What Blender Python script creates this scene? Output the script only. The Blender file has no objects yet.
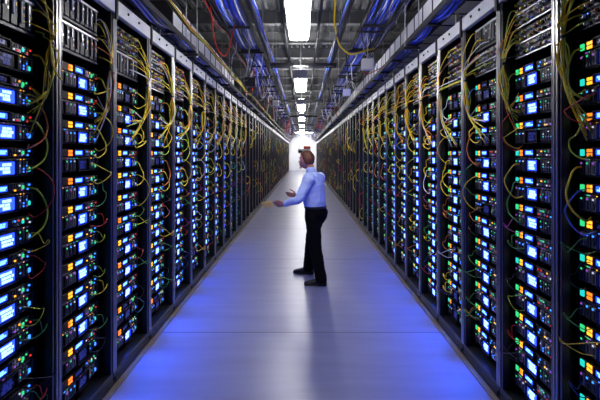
import bpy, math, random
from mathutils import Vector, Matrix, noise
random.seed(7)
R = random.uniform
PI = math.pi
scene = bpy.context.scene
COL = scene.collection

# ------------------------------------------------------------------ materials
M = {}
def mat(name, col, rough=0.5, metal=0.0, emit=None, strength=0.0, sample=False, spec=0.5, coat=0.0):
    m = bpy.data.materials.new(name); m.use_nodes = True
    b = m.node_tree.nodes['Principled BSDF']
    b.inputs['Base Color'].default_value = (*col, 1)
    b.inputs['Roughness'].default_value = rough
    b.inputs['Metallic'].default_value = metal
    b.inputs['Specular IOR Level'].default_value = spec
    b.inputs['Coat Weight'].default_value = coat
    if emit:
        b.inputs['Emission Color'].default_value = (*emit, 1)
        b.inputs['Emission Strength'].default_value = strength
        m.cycles.emission_sampling = 'FRONT' if sample else 'NONE'
    M[name] = m
    return m

def noisy(name, scale, lo, hi, bump=0.0, stretch=(1, 1, 1), detail=4, coord='Object'):
    """vary a material's base colour (and bump) with a noise texture"""
    m = M[name]; nt = m.node_tree; b = nt.nodes['Principled BSDF']
    tc = nt.nodes.new('ShaderNodeTexCoord'); mp = nt.nodes.new('ShaderNodeMapping')
    mp.inputs['Scale'].default_value = stretch
    nz = nt.nodes.new('ShaderNodeTexNoise'); nz.inputs['Scale'].default_value = scale; nz.inputs['Detail'].default_value = detail
    cr = nt.nodes.new('ShaderNodeValToRGB')
    cr.color_ramp.elements[0].position = 0.3; cr.color_ramp.elements[1].position = 0.7
    cr.color_ramp.elements[0].color = (*lo, 1); cr.color_ramp.elements[1].color = (*hi, 1)
    nt.links.new(tc.outputs[coord], mp.inputs[0]); nt.links.new(mp.outputs[0], nz.inputs[0])
    nt.links.new(nz.outputs[0], cr.inputs[0]); nt.links.new(cr.outputs[0], b.inputs['Base Color'])
    if bump:
        bp = nt.nodes.new('ShaderNodeBump'); bp.inputs['Strength'].default_value = bump; bp.inputs['Distance'].default_value = 0.01
        nt.links.new(nz.outputs[0], bp.inputs['Height']); nt.links.new(bp.outputs[0], b.inputs['Normal'])
    return nz, b, nt, tc

mat('post', (0.25, 0.25, 0.26), 0.31, 1.0); noisy('post', 3, (0.24, 0.24, 0.25), (0.27, 0.27, 0.28), 0.0, (1, 1, 0.3))
mat('header', (0.62, 0.63, 0.66), 0.42, 0.1); noisy('header', 6, (0.56, 0.57, 0.6), (0.68, 0.69, 0.72))
mat('black', (0.005, 0.005, 0.006), 0.5)
mat('rack_black', (0.008, 0.009, 0.012), 0.4)
mat('chassis', (0.006, 0.006, 0.008), 0.5, 0.0, spec=0.2)
mat('chassis_grey', (0.04, 0.042, 0.05), 0.4, 0.0, spec=0.4)
mat('silver', (0.55, 0.55, 0.57), 0.35, 0.5)
mat('white_plastic', (0.78, 0.78, 0.78), 0.45)
mat('dark_slot', (0.006, 0.006, 0.008), 0.6)
mat('bay', (0.02, 0.02, 0.026), 0.42, 0.0, spec=0.3)
mat('bay_light', (0.16, 0.16, 0.18), 0.42, 0.2)
BL = 1.0
mat('display_core', (0.1, 0.1, 0.2), 0.3, 0, (0.055, 0.095, 1.0), 13 * BL, True)
mat('display_glow', (0.02, 0.03, 0.2), 0.3, 0, (0.015, 0.055, 1.0), 3.0 * BL, False)
mat('display_cyan', (0.1, 0.1, 0.2), 0.3, 0, (0.06, 0.19, 1.0), 6.5 * BL, True)
mat('display_dim', (0.02, 0.02, 0.05), 0.3, 0, (0.03, 0.07, 1.0), 0.13 * BL, False)
mat('amber', (0.4, 0.25, 0.02), 0.3, 0, (1.0, 0.42, 0.02), 1.7)
mat('orange', (0.4, 0.15, 0.02), 0.3, 0, (1.0, 0.22, 0.01), 1.5)
mat('green', (0.02, 0.3, 0.1), 0.3, 0, (0.04, 0.85, 0.28), 0.85)
mat('teal', (0.02, 0.3, 0.3), 0.3, 0, (0.02, 0.75, 0.6), 0.9)
mat('red_led', (0.3, 0.02, 0.02), 0.3, 0, (1.0, 0.04, 0.03), 0.8)
mat('blue_led', (0.02, 0.05, 0.3), 0.3, 0, (0.03, 0.2, 1.0), 2.6)
mat('white_led', (0.3, 0.3, 0.3), 0.3, 0, (0.8, 0.85, 1.0), 0.7)
mat('violet_led', (0.2, 0.05, 0.3), 0.3, 0, (0.6, 0.15, 1.0), 0.5)
mat('c_yellow', (0.96, 0.70, 0.02), 0.4)
mat('c_lime', (0.5, 0.62, 0.03), 0.4)
mat('c_green', (0.06, 0.3, 0.06), 0.4)
mat('c_orange', (0.75, 0.2, 0.03), 0.4)
mat('c_red', (0.62, 0.03, 0.02), 0.4)
mat('c_white', (0.75, 0.75, 0.75), 0.4)
mat('c_blue', (0.02, 0.075, 0.80), 0.38)
mat('c_navy', (0.012, 0.03, 0.25), 0.4)
mat('c_skyblue', (0.08, 0.24, 0.85), 0.38)
mat('c_lavender', (0.5, 0.52, 0.85), 0.4)
mat('c_black', (0.015, 0.015, 0.017), 0.4)
mat('c_magenta', (0.5, 0.05, 0.3), 0.4)
mat('tray', (0.05, 0.05, 0.055), 0.42, 0.6)
mat('galv', (0.5, 0.51, 0.53), 0.4, 0.5); noisy('galv', 20, (0.44, 0.45, 0.47), (0.56, 0.57, 0.59))
mat('duct', (0.9, 0.9, 0.92), 0.45); noisy('duct', 5, (0.87, 0.87, 0.89), (0.93, 0.93, 0.95))
mat('lamp_case', (0.42, 0.43, 0.45), 0.45, 0.2)
mat('lamp', (0.9, 0.9, 0.9), 0.4, 0, (1.0, 0.98, 0.97), 53, True)
mat('added_uplamp', (0.9, 0.9, 0.9), 0.4, 0, (1.0, 0.98, 0.97), 40, True)  # glow added on the lamp tops to brighten the ceiling
mat('deck', (0.19, 0.195, 0.2), 0.55, 0.2); noisy('deck', 3, (0.15, 0.155, 0.16), (0.23, 0.235, 0.24))
mat('beam', (0.24, 0.245, 0.25), 0.5, 0.2); noisy('beam', 5, (0.2, 0.205, 0.21), (0.29, 0.295, 0.3))
mat('wall', (0.36, 0.37, 0.4), 0.7); noisy('wall', 2, (0.33, 0.34, 0.37), (0.39, 0.4, 0.43))
mat('wall_white', (0.8, 0.81, 0.83), 0.6); noisy('wall_white', 2, (0.7, 0.71, 0.73), (0.76, 0.77, 0.79))
mat('strip', (0.16, 0.125, 0.09), 0.7, spec=0.2); noisy('strip', 14, (0.14, 0.11, 0.08), (0.18, 0.14, 0.10))
# people
mat('skin', (0.46, 0.2, 0.145), 0.5); noisy('skin', 30, (0.42, 0.175, 0.125), (0.5, 0.225, 0.165))
mat('hair', (0.13, 0.04, 0.018), 0.55); noisy('hair', 60, (0.05, 0.016, 0.009), (0.15, 0.045, 0.018), 0.4, (1, 1, 0.25))
mat('shirt', (0.4, 0.5, 0.9), 0.7); noisy('shirt', 40, (0.38, 0.48, 0.88), (0.43, 0.53, 0.92), 0.05)
mat('trousers', (0.002, 0.002, 0.003), 0.8, spec=0.06); noisy('trousers', 60, (0.0015, 0.0015, 0.002), (0.003, 0.003, 0.0045), 0.1)
mat('leather', (0.006, 0.0055, 0.0055), 0.35)
mat('eye', (0.8, 0.78, 0.75), 0.2)
mat('paper', (0.98, 0.72, 0.2), 0.6)
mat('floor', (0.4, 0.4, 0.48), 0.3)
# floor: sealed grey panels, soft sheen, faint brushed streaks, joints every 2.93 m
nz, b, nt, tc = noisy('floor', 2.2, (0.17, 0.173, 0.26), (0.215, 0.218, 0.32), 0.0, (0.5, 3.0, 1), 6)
b.inputs['Coat Weight'].default_value = 0.0
b.inputs['IOR'].default_value = 1.9
n2 = nt.nodes.new('ShaderNodeTexNoise'); n2.inputs['Scale'].default_value = 3.0; n2.inputs['Detail'].default_value = 5
mp2 = nt.nodes.new('ShaderNodeMapping'); mp2.inputs['Scale'].default_value = (0.35, 4.0, 1)
nt.links.new(tc.outputs['Object'], mp2.inputs[0]); nt.links.new(mp2.outputs[0], n2.inputs[0])
rr = nt.nodes.new('ShaderNodeMapRange'); rr.inputs[3].default_value = 0.29; rr.inputs[4].default_value = 0.42
nt.links.new(n2.outputs[0], rr.inputs[0]); nt.links.new(rr.outputs[0], b.inputs['Roughness'])
bp = nt.nodes.new('ShaderNodeBump'); bp.inputs['Strength'].default_value = 0.10; bp.inputs['Distance'].default_value = 0.02
nt.links.new(n2.outputs[0], bp.inputs['Height']); nt.links.new(bp.outputs[0], b.inputs['Normal'])

# ------------------------------------------------------------------ mesh helpers
class MB:
    def __init__(s): s.v = []; s.f = []; s.m = []; s.names = []; s.T = None
    def mi(s, name):
        if name not in s.names: s.names.append(name)
        return s.names.index(name)
    def add(s, vs, fs, m):
        o = len(s.v); k = s.mi(m)
        if s.T is not None: vs = [s.T @ Vector(p) for p in vs]
        s.v += [tuple(p) for p in vs]
        s.f += [tuple(o + i for i in f) for f in fs]; s.m += [k] * len(fs)
    def box(s, x0, x1, y0, y1, z0, z1, m):
        s.add([(x0, y0, z0), (x1, y0, z0), (x1, y1, z0), (x0, y1, z0), (x0, y0, z1), (x1, y0, z1), (x1, y1, z1), (x0, y1, z1)],
              [(0, 3, 2, 1), (4, 5, 6, 7), (0, 1, 5, 4), (1, 2, 6, 5), (2, 3, 7, 6), (3, 0, 4, 7)], m)
    def bbox(s, x0, x1, y0, y1, z0, z1, m, c=0.004):
        """box with chamfered edges"""
        vs = []; idx = {}
        for ax in range(3):
            for sx in (0, 1):
                for sy in (0, 1):
                    for sz in (0, 1):
                        p = [x1 if sx else x0, y1 if sy else y0, z1 if sz else z0]
                        d = [-c if sx else c, -c if sy else c, -c if sz else c]
                        for a in range(3):
                            if a != ax: p[a] += d[a]
                        idx[(ax, sx, sy, sz)] = len(vs); vs.append(tuple(p))
        fs = []
        I = idx
        for q in (0, 1):
            fs.append([I[(0, q, 0, 0)], I[(0, q, 0, 1)], I[(0, q, 1, 1)], I[(0, q, 1, 0)]])
            fs.append([I[(1, 0, q, 0)], I[(1, 0, q, 1)], I[(1, 1, q, 1)], I[(1, 1, q, 0)]])
            fs.append([I[(2, 0, 0, q)], I[(2, 1, 0, q)], I[(2, 1, 1, q)], I[(2, 0, 1, q)]])
        for a in (0, 1):
            for bq in (0, 1):
                fs.append([I[(0, a, bq, 0)], I[(0, a, bq, 1)], I[(1, a, bq, 1)], I[(1, a, bq, 0)]])
                fs.append([I[(0, a, 0, bq)], I[(0, a, 1, bq)], I[(2, a, 1, bq)], I[(2, a, 0, bq)]])
                fs.append([I[(1, 0, a, bq)], I[(1, 1, a, bq)], I[(2, 1, a, bq)], I[(2, 0, a, bq)]])
                for e in (0, 1):
                    fs.append([I[(0, a, bq, e)], I[(1, a, bq, e)], I[(2, a, bq, e)]])
        cx, cy, cz = (x0 + x1) / 2, (y0 + y1) / 2, (z0 + z1) / 2
        out = []
        for f in fs:
            P = [Vector(vs[i]) for i in f]
            n = (P[1] - P[0]).cross(P[2] - P[0]); cen = sum(P, Vector()) / len(P)
            out.append(tuple(f) if n.dot(cen - Vector((cx, cy, cz))) > 0 else tuple(reversed(f)))
        s.add(vs, out, m)
    def tube(s, pts, r, m, n=6, cap=True):
        P = [Vector(p) for p in pts]; k = len(P)
        rad = r if isinstance(r, (list, tuple)) else [r] * k
        vs = []; up = None
        for i in range(k):
            t = (P[min(i + 1, k - 1)] - P[max(i - 1, 0)]).normalized()
            if up is None:
                up = Vector((0, 0, 1)) if abs(t.z) < 0.9 else Vector((1, 0, 0))
            a = t.cross(up)
            if a.length < 1e-5: a = t.cross(Vector((0.3, 1, 0.2)))
            a.normalize(); bb = a.cross(t).normalized(); up = bb
            for j in range(n):
                q = 2 * PI * j / n
                vs.append(P[i] + (a * math.cos(q) + bb * math.sin(q)) * rad[i])
        fs = []
        for i in range(k - 1):
            for j in range(n):
                fs.append((i * n + j, i * n + (j + 1) % n, (i + 1) * n + (j + 1) % n, (i + 1) * n + j))
        if cap:
            fs.append(tuple(range(n - 1, -1, -1))); fs.append(tuple((k - 1) * n + j for j in range(n)))
        s.add(vs, [tuple(reversed(f)) for f in fs], m)
    def loft(s, rings, m, n=24):
        """rings: (centre, axisA*ra, axisB*rb) -> closed skin"""
        vs = []
        for c, A, B in rings:
            c, A, B = Vector(c), Vector(A), Vector(B)
            for j in range(n):
                q = 2 * PI * j / n
                vs.append(c + A * math.cos(q) + B * math.sin(q))
        k = len(rings); fs = []
        for i in range(k - 1):
            for j in range(n):
                fs.append((i * n + j, i * n + (j + 1) % n, (i + 1) * n + (j + 1) % n, (i + 1) * n + j))
        fs.append(tuple(range(n - 1, -1, -1))); fs.append(tuple((k - 1) * n + j for j in range(n)))
        c0, c1 = Vector(rings[0][0]), Vector(rings[-1][0])
        P = [vs[0], vs[1], vs[n + 1]]
        if (P[1] - P[0]).cross(P[2] - P[0]).dot(P[0] - c0) < 0: fs = [tuple(reversed(f)) for f in fs]
        s.add(vs, fs, m)
    def ball(s, c, rx, ry, rz, m, n=16, k=10, X=Vector((1, 0, 0)), Y=Vector((0, 1, 0)), Z=Vector((0, 0, 1))):
        c = Vector(c); vs = [c - Z * rz]
        for i in range(1, k):
            t = -PI / 2 + PI * i / k
            for j in range(n):
                q = 2 * PI * j / n
                vs.append(c + X * (rx * math.cos(t) * math.cos(q)) + Y * (ry * math.cos(t) * math.sin(q)) + Z * (rz * math.sin(t)))
        vs.append(c + Z * rz); fs = []
        for j in range(n):
            fs.append((0, 1 + (j + 1) % n, 1 + j))
            for i in range(k - 2):
                a = 1 + i * n
                fs.append((a + j, a + (j + 1) % n, a + n + (j + 1) % n, a + n + j))
            a = 1 + (k - 2) * n
            fs.append((a + j, a + (j + 1) % n, len(vs) - 1))
        s.add(vs, fs, m)
    def mesh(s, name, smooth=False):
        me = bpy.data.meshes.new(name)
        me.from_pydata(s.v, [], s.f)
        for nme in s.names: me.materials.append(M[nme])
        me.polygons.foreach_set('material_index', s.m)
        if smooth: me.polygons.foreach_set('use_smooth', [True] * len(s.f))
        me.update()
        return me
    def build(s, name, parent=None, smooth=False):
        return put(name, s.mesh(name, smooth), parent)

def put(name, me, parent=None, loc=None, rz=None):
    o = bpy.data.objects.new(name, me); COL.objects.link(o)
    if parent: o.parent = parent
    if loc: o.location = loc
    if rz is not None: o.rotation_euler = (0, 0, rz)
    return o
def tag(o, label=None, cat=None, group=None, kind=None):
    if label: o['label'] = label
    if cat: o['category'] = cat
    if group: o['group'] = group
    if kind: o['kind'] = kind
    return o
def empty(name, loc=(0, 0, 0), rz=0.0, label=None, cat=None, group=None):
    o = bpy.data.objects.new(name, None); COL.objects.link(o); o.empty_display_size = 0.1
    o.location = loc; o.rotation_euler = (0, 0, rz)
    return tag(o, label, cat, group)
def copy_tree(o, parent=None):
    c = o.copy(); COL.objects.link(c)
    if parent: c.parent = parent
    for ch in o.children: copy_tree(ch, c)
    return c
def crom(pts, k=6):
    P = [Vector(p) for p in pts]; P = [2 * P[0] - P[1]] + P + [2 * P[-1] - P[-2]]
    out = []
    for i in range(1, len(P) - 2):
        for j in range(k):
            t = j / k
            a, b_, c, d = P[i - 1], P[i], P[i + 1], P[i + 2]
            out.append(0.5 * ((2 * b_) + (c - a) * t + (2 * a - 5 * b_ + 4 * c - d) * t * t + (3 * b_ - a - 3 * c + d) * t ** 3))
    out.append(P[-2]); return out
ORD = ['first', 'second', 'third', 'fourth', 'fifth', 'sixth', 'seventh', 'eighth', 'ninth', 'tenth', 'eleventh', 'twelfth',
       'thirteenth', 'fourteenth', 'fifteenth', 'sixteenth', 'seventeenth', 'eighteenth', 'nineteenth', 'twentieth']

# ------------------------------------------------------------------ the place: sizes read off the photograph
CAMZ, F, VX, VY = 1.71, 438.0, 303.0, 154.0
def at(px, py, Y): return Vector(((px - VX) * Y / F, Y, CAMZ + (VY - py) * Y / F))
XL, XR = -1.394, 1.360           # rack fronts
PL, PR = 0.745, 0.685            # rack pitch in each row
YL, YR = 2.49, 2.354             # first joint between racks in each row
TOP, OPEN = 2.86, 2.75
YEND = 44.4
YBACK = -1.6

# ------------------------------------------------------------------ setting
def struct(name, mb, smooth=False):
    return tag(mb.build(name, None, smooth), kind='structure')
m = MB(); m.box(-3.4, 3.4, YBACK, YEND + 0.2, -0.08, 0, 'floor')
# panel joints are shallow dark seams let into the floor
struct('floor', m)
for i in range(14):
    y = 4.2 + 2.93 * i
    if y > YEND: break
    m = MB(); m.box(XL + 0.045, XR - 0.045, y - 0.004, y + 0.004, 0.0, 0.0006, 'black'); struct('trim_%d' % (i + 10), m)
m = MB()
prof = []
x = -3.4
while x < 3.4:
    prof += [(x, 4.40), (x + 0.07, 4.40), (x + 0.09, 4.46), (x + 0.13, 4.46)]; x += 0.15
vs = [(px, YBACK, pz) for px, pz in prof] + [(px, YEND + 0.2, pz) for px, pz in prof]
k = len(prof)
m.add(vs, [(i, i + 1, k + i + 1, k + i) for i in range(k - 1)], 'deck')
m.box(-3.4, 3.4, YBACK, YEND + 0.2, 4.465, 4.5, 'deck')
struct('ceiling', m)
nb = 30
y = 1.0
while y < YEND:
    m = MB()
    m.box(-3.35, 3.35, y - 0.07, y + 0.07, 4.15, 4.165, 'beam'); m.box(-3.35, 3.35, y - 0.07, y + 0.07, 4.385, 4.40, 'beam')
    m.box(-3.35, 3.35, y - 0.006, y + 0.006, 4.165, 4.385, 'beam')
    struct('trim_%d' % nb, m); nb += 1; y += 1.45
m = MB(); m.box(-3.5, -3.4, YBACK, YEND + 0.2, 0, 4.5, 'wall'); struct('wall_left', m)
m = MB(); m.box(3.4, 3.5, YBACK, YEND + 0.2, 0, 4.5, 'wall'); struct('wall_right', m)
m = MB(); m.box(-3.5, 3.5, YBACK - 0.1, YBACK, 0, 4.5, 'wall'); struct('wall_back', m)
m = MB(); m.box(-3.5, 3.5, YEND, YEND + 0.2, 0, 4.5, 'wall_white'); struct('wall_far', m)
for sx, X, nm in ((1, XL, 'baseboard_left'), (-1, XR, 'baseboard_right')):
    m = MB(); m.box(min(X, X + sx * 0.045), max(X, X + sx * 0.045), 0.6, YEND, 0.0, 0.008, 'strip'); struct(nm, m)
# end wall door leaf and frame
m = MB(); m.box(-1.34, -0.10, YEND - 0.04, YEND, 0.02, 2.1, 'wall_white')
m.box(-0.13, -0.10, YEND - 0.08, YEND - 0.04, 0.95, 1.1, 'galv'); struct('door_1', m)
m = MB(); m.box(-1.39, -1.34, YEND - 0.06, YEND, 0, 2.15, 'white_plastic'); m.box(-0.10, -0.05, YEND - 0.06, YEND, 0, 2.15, 'white_plastic')
m.box(-1.34, -0.10, YEND - 0.06, YEND, 2.1, 2.15, 'white_plastic'); struct('trim_1', m)

# ------------------------------------------------------------------ racks
DEPTH = 0.62
REC = 0.08      # units sit this far behind the rack front
def rack_parts(P):
    d = {}
    for q, x, sg in (('a', 0.004, 1), ('b', P - 0.004, -1)):
        a = MB()
        def seg(u0, u1, y0, y1, mm):
            e = sorted((x + sg * u0, x + sg * u1)); a.bbox(e[0], e[1], y0, y1, 0.10, OPEN, mm, 0.003)
        seg(0.0, 0.022, -0.006, 0.004, 'post'); seg(0.001, 0.021, 0.004, 0.05, 'black'); seg(0.021, 0.034, 0.012, 0.05, 'black'); seg(0.034, 0.043, 0.0, 0.007, 'post'); seg(0.034, 0.042, 0.007, 0.05, 'black')
        d['post.' + q] = a
    for q, x in (('a', 0.012), ('b', P - 0.028)):
        a = MB(); a.box(x, x + 0.016, 0.05, DEPTH, 0.10, OPEN, 'rack_black'); d['side_panel.' + q] = a
    a = MB(); a.box(0.012, P - 0.012, DEPTH - 0.02, DEPTH, 0.10, OPEN, 'black'); d['back_panel'] = a
    a = MB(); a.bbox(0.004, P - 0.004, 0.004, DEPTH, 0.0, 0.10, 'rack_black', 0.004)
    a.box(0.02, P - 0.02, -0.004, 0.004, 0.02, 0.055, 'rack_black'); d['base'] = a
    a = MB(); a.bbox(0.002, P - 0.002, -0.014, 0.03, OPEN, TOP, 'header', 0.005)
    a.box(0.004, P - 0.004, 0.03, DEPTH, TOP - 0.03, TOP, 'rack_black'); d['header_panel'] = a
    a = MB(); a.bbox(-0.02, 0.02, -0.024, -0.014, OPEN - 0.05, TOP + 0.02, 'chassis', 0.003); d['joint_bracket'] = a
    for q, x in (('a', 0.22), ('b', P - 0.3)):
        a = MB()
        a.loft([((x, -0.0135, OPEN + 0.06), (0.012, 0, 0), (0, 0, 0.012)), ((x, -0.024, OPEN + 0.06), (0.009, 0, 0), (0, 0, 0.009))], 'black', 10)
        d['bolt.' + q] = a
    for q, x in (('a', 0.05), ('b', P - 0.072)):
        a = MB(); a.box(x, x + 0.022, REC + 0.005, REC + 0.02, 0.10, OPEN, 'black'); d['mounting_rail.' + q] = a
    return d
NEAR = 12
RACKS = {}
def rack_frame(side, k):
    """location and turn of rack k; local x runs left to right for someone facing the rack, local y into it"""
    if side == 'left': return (XL, YL + PL * (k - 1), 0), PI / 2
    return (XR, YR + PR * k, 0), -PI / 2
def rack_label(side, k):
    look = {('left', 0): 'black open server rack cut by the photo\'s left edge, nearest of left row',
            ('left', 1): 'black server rack with white slatted modules at top, second in left row',
            ('right', 0): 'server rack with green and orange lights cut by the right edge, nearest of right row',
            ('right', 1): 'black server rack with blue and amber lit units, second in right row'}
    if (side, k) in look: return look[(side, k)]
    if k < 20: return 'grey-posted black server rack full of lit units, %s from the camera in %s row' % (ORD[k], side)
    return 'narrow dark server rack deep in the %s row, towards the far end wall' % side
for side, P, Y0 in (('left', PL, YL), ('right', PR, YR)):
    meshes = {n: a.mesh(n.split('.')[0]) for n, a in rack_parts(P).items()}
    k = 0
    RACKS[side] = []
    while True:
        loc, rz = rack_frame(side, k)
        far = Y0 + P * k
        if far > YEND - 0.2: break
        t = empty('server_rack', loc, rz, rack_label(side, k), 'server rack', 'server racks in the %s row' % side)
        for n, me in meshes.items():
            if k > 24 and n.split('.')[0] in ('bolt', 'joint_bracket', 'mounting_rail'): continue
            put(n.split('.')[0], me, t)
        RACKS[side].append((k, loc, rz))
        k += 1
# added spots at the near racks boost the screens' blue pools on the floor
for side in ('left', 'right'):
    P = PL if side == 'left' else PR
    for k, loc, rz in RACKS[side][:14]:
        base = Matrix.Translation(loc) @ Matrix.Rotation(rz, 4, 'Z')
        li = bpy.data.lights.new('added_floor_spot', 'SPOT'); li.energy = 40 * max(0.0, min(1.0, (9 - k) / 6)); li.color = (0.008, 0.10, 1.0)
        li.spot_size = math.radians(96); li.spot_blend = 1.0; li.shadow_soft_size = 0.07
        lo = bpy.data.objects.new('added_floor_spot', li); COL.objects.link(lo)
        p = base @ Vector((P * 0.5, -0.01, 0.48)); q = base @ Vector((P * 0.5, -0.32, 0.0))
        lo.location = p; lo.rotation_euler = (q - p).to_track_quat('-Z', 'Y').to_euler()
# small blank white tags on the posts of the nearest racks
m = MB(); m.box(-0.03, 0.03, -0.004, 0.0, -0.011, 0.011, 'white_plastic'); tagmesh = m.mesh('label_tag')

# ------------------------------------------------------------------ rack units
def frame(a, x0, x1, z0, z1, dep, t=0.005):
    a.box(x0 - t, x0, -dep, 0, z0, z1, 'chassis'); a.box(x1, x1 + t, -dep, 0, z0, z1, 'chassis')
    a.box(x0 - t, x1 + t, -dep, 0, z1, z1 + t, 'chassis'); a.box(x0 - t, x1 + t, -dep, 0, z0 - t, z0, 'chassis')
def lit(a, x0, x1, z0, z1, y0, y1, mm, rnd, rows):
    hh = (z1 - z0) / rows
    for r_ in range(rows):
        x = x0 + rnd.uniform(0, 0.25) * (x1 - x0); xe = x1 - rnd.uniform(0, 0.3) * (x1 - x0)
        while x < xe:
            w2 = min(rnd.uniform(0.012, 0.05), xe - x)
            if w2 > 0.004: a.box(x, x + w2, y0, y1, z0 + r_ * hh + hh * 0.06, z0 + r_ * hh + hh * rnd.uniform(0.75, 0.97), mm)
            x += w2 + rnd.uniform(0.002, 0.007)
def unit_switch(W, off, var):
    """slim unit: chassis with port row, lit display, lamps"""
    h = 0.050; d = {}
    c = MB(); c.bbox(0, W, 0, 0.30, 0, h, 'chassis', 0.003)
    rnd = random.Random(var * 31 + 5)
    c.box(0.0, 0.02, -0.004, 0, 0.004, h - 0.004, 'bay'); c.box(W - 0.02, W, -0.004, 0, 0.004, h - 0.004, 'bay')
    x = off + 0.27
    while x < W - 0.05:
        for z in (0.006, 0.027):
            c.box(x, x + 0.014, -0.003, 0, z, z + 0.016, rnd.choice(['bay_light', 'bay', 'dark_slot', 'silver', 'bay', 'dark_slot']))
        x += 0.019
    d['chassis'] = c
    a = MB(); cols = [('amber', 'amber'), ('orange', 'amber'), ('amber', 'orange'), ('amber', 'teal')][var % 4]
    for i in (0, 1):
        for j in (0, 1):
            a.bbox(off + 0.058 + i * 0.025, off + 0.078 + i * 0.025, -0.006, 0.0, 0.006 + j * 0.021, 0.022 + j * 0.021, cols[0] if var % 2 or i else cols[1], 0.002)
    d['amber_light'] = a
    gx = off + 0.008 if off == 0 else W - 0.10
    a = MB(); a.bbox(gx, gx + (0.03 if off == 0 else 0.016), -0.009, 0, 0.008 if off == 0 else 0.014, 0.042 if off == 0 else 0.034, ['green', 'teal', 'green', 'teal'][var % 4], 0.003); d['green_light'] = a
    a = MB(); a.bbox(off + 0.125, off + 0.235, -0.005, 0, 0.012, 0.040, 'display_glow', 0.003)
    lit(a, off + 0.132, off + 0.228, 0.016, 0.037, -0.007, -0.005, 'display_cyan', rnd, 2)
    frame(a, off + 0.12, off + 0.24, 0.007, 0.045, 0.014); d['display'] = a
    a = c
    for i in range(7):
        zz = rnd.choice([0.008, 0.03]); xx = off + 0.27 + i * 0.033 + rnd.uniform(0, 0.02)
        if xx < W - 0.03: a.box(xx, xx + 0.008, -0.007, 0, zz, zz + 0.008, rnd.choice(['green', 'red_led', 'amber', 'blue_led', 'white_led', 'violet_led']))
    return d, h
def unit_server(W, off, var):
    h = 0.094; d = {}
    rnd = random.Random(var * 17 + 3)
    c = MB(); c.bbox(0, W, 0, 0.34, 0, h, 'chassis', 0.003)
    for x in (0.0, W - 0.022): c.box(x, x + 0.022, -0.006, 0, 0.006, h - 0.006, 'bay')
    c.box(0.022, W - 0.022, -0.003, 0, h - 0.012, h - 0.004, 'chassis_grey')
    for i in range(14):
        xx = rnd.uniform(0.03, W - 0.04); w2 = rnd.uniform(0.004, 0.016)
        c.box(xx, xx + w2, -0.005, -0.003, h - 0.010, h - 0.005, rnd.choice(['silver', 'white_plastic', 'bay_light', 'amber', 'green', 'blue_led', 'display_dim', 'violet_led', 'bay']))
    d['chassis'] = c
    for i in range(3):
        a = MB(); x = off + 0.01 + i * 0.045
        a.bbox(x, x + 0.038, -0.010, 0, 0.01, h - 0.016, rnd.choice(['bay', 'chassis_grey', 'bay_light']), 0.003)
        a.box(x + 0.012, x + 0.026, -0.012, -0.010, 0.016, h - 0.035, 'dark_slot')
        a.box(x + 0.010, x + 0.020, -0.013, -0.010, h - 0.03, h - 0.022, rnd.choice(['amber', 'green', 'violet_led', 'white_led', 'blue_led']))
        d['drive_bay.%d' % i] = a
    a = MB(); a.bbox(off + 0.16, off + 0.285, -0.008, 0, 0.012, h - 0.018, 'display_glow', 0.003)
    lit(a, off + 0.170, off + 0.275, 0.017, h - 0.023, -0.010, -0.008, 'display_core', rnd, 3)
    frame(a, off + 0.155, off + 0.29, 0.007, h - 0.013, 0.018)
    d['display'] = a
    a = MB(); x = off + 0.315
    while x < W - 0.06:
        a.bbox(x, x + 0.022, -0.009, 0, 0.012, h - 0.018, rnd.choice(['bay', 'chassis_grey', 'bay', 'bay_light']), 0.003)
        for zz in (0.018, 0.034, 0.050, 0.064):
            if rnd.random() < 0.34:
                w2 = rnd.uniform(0.004, 0.012); a.box(x + 0.004, x + 0.004 + w2, -0.011, -0.009, zz, zz + rnd.uniform(0.004, 0.010), rnd.choice(['green', 'teal', 'blue_led', 'violet_led', 'white_led', 'display_dim', 'display_glow', 'silver', 'silver', 'white_plastic', 'amber', 'red_led']))
        x += 0.027
    d['vent_block'] = a
    a = MB(); a.bbox(W - 0.055, W - 0.028, -0.008, 0, 0.02, 0.045, ['blue_led', 'teal', 'blue_led', 'green'][var % 4], 0.004); d['status_light'] = a
    return d, h
def unit_module(W, off, var):
    """tall grey-fronted blade module: a row of upright blades"""
    h = 0.185; d = {}
    rnd = random.Random(var * 13 + 1)
    c = MB(); c.bbox(0, W, 0, 0.36, 0, h, 'chassis', 0.003)
    c.box(0, W, -0.008, 0, 0, 0.014, 'chassis_grey'); c.box(0, W, -0.008, 0, h - 0.014, h, 'silver'); d['chassis'] = c
    n = 9; wv = (W - 0.04) / n
    for i in range(n):
        a = MB(); x = 0.02 + i * wv
        lo, hi = 0.02, h - 0.02
        a.bbox(x + 0.004, x + wv - 0.006, -0.014, 0, lo, hi, 'bay', 0.003)
        ym = rnd.choice([0.0, 0.0, 0.03, 0.06])
        a.bbox(x + 0.012, x + wv * 0.42, -0.022, -0.014, lo + 0.02 + ym, hi - 0.006, rnd.choice(['silver', 'white_plastic', 'bay_light', 'bay_light', 'bay']), 0.002)
        for j in range(3):
            zz = lo + 0.03 + j * 0.035
            if rnd.random() < 0.4: a.box(x + wv * 0.6, x + wv * 0.8, -0.016, -0.014, zz, zz + 0.014, rnd.choice(['white_plastic', 'c_yellow', 'silver', 'c_skyblue', 'c_orange', 'white_led']))
        d['blade.%d' % i] = a
    return d, h
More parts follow.
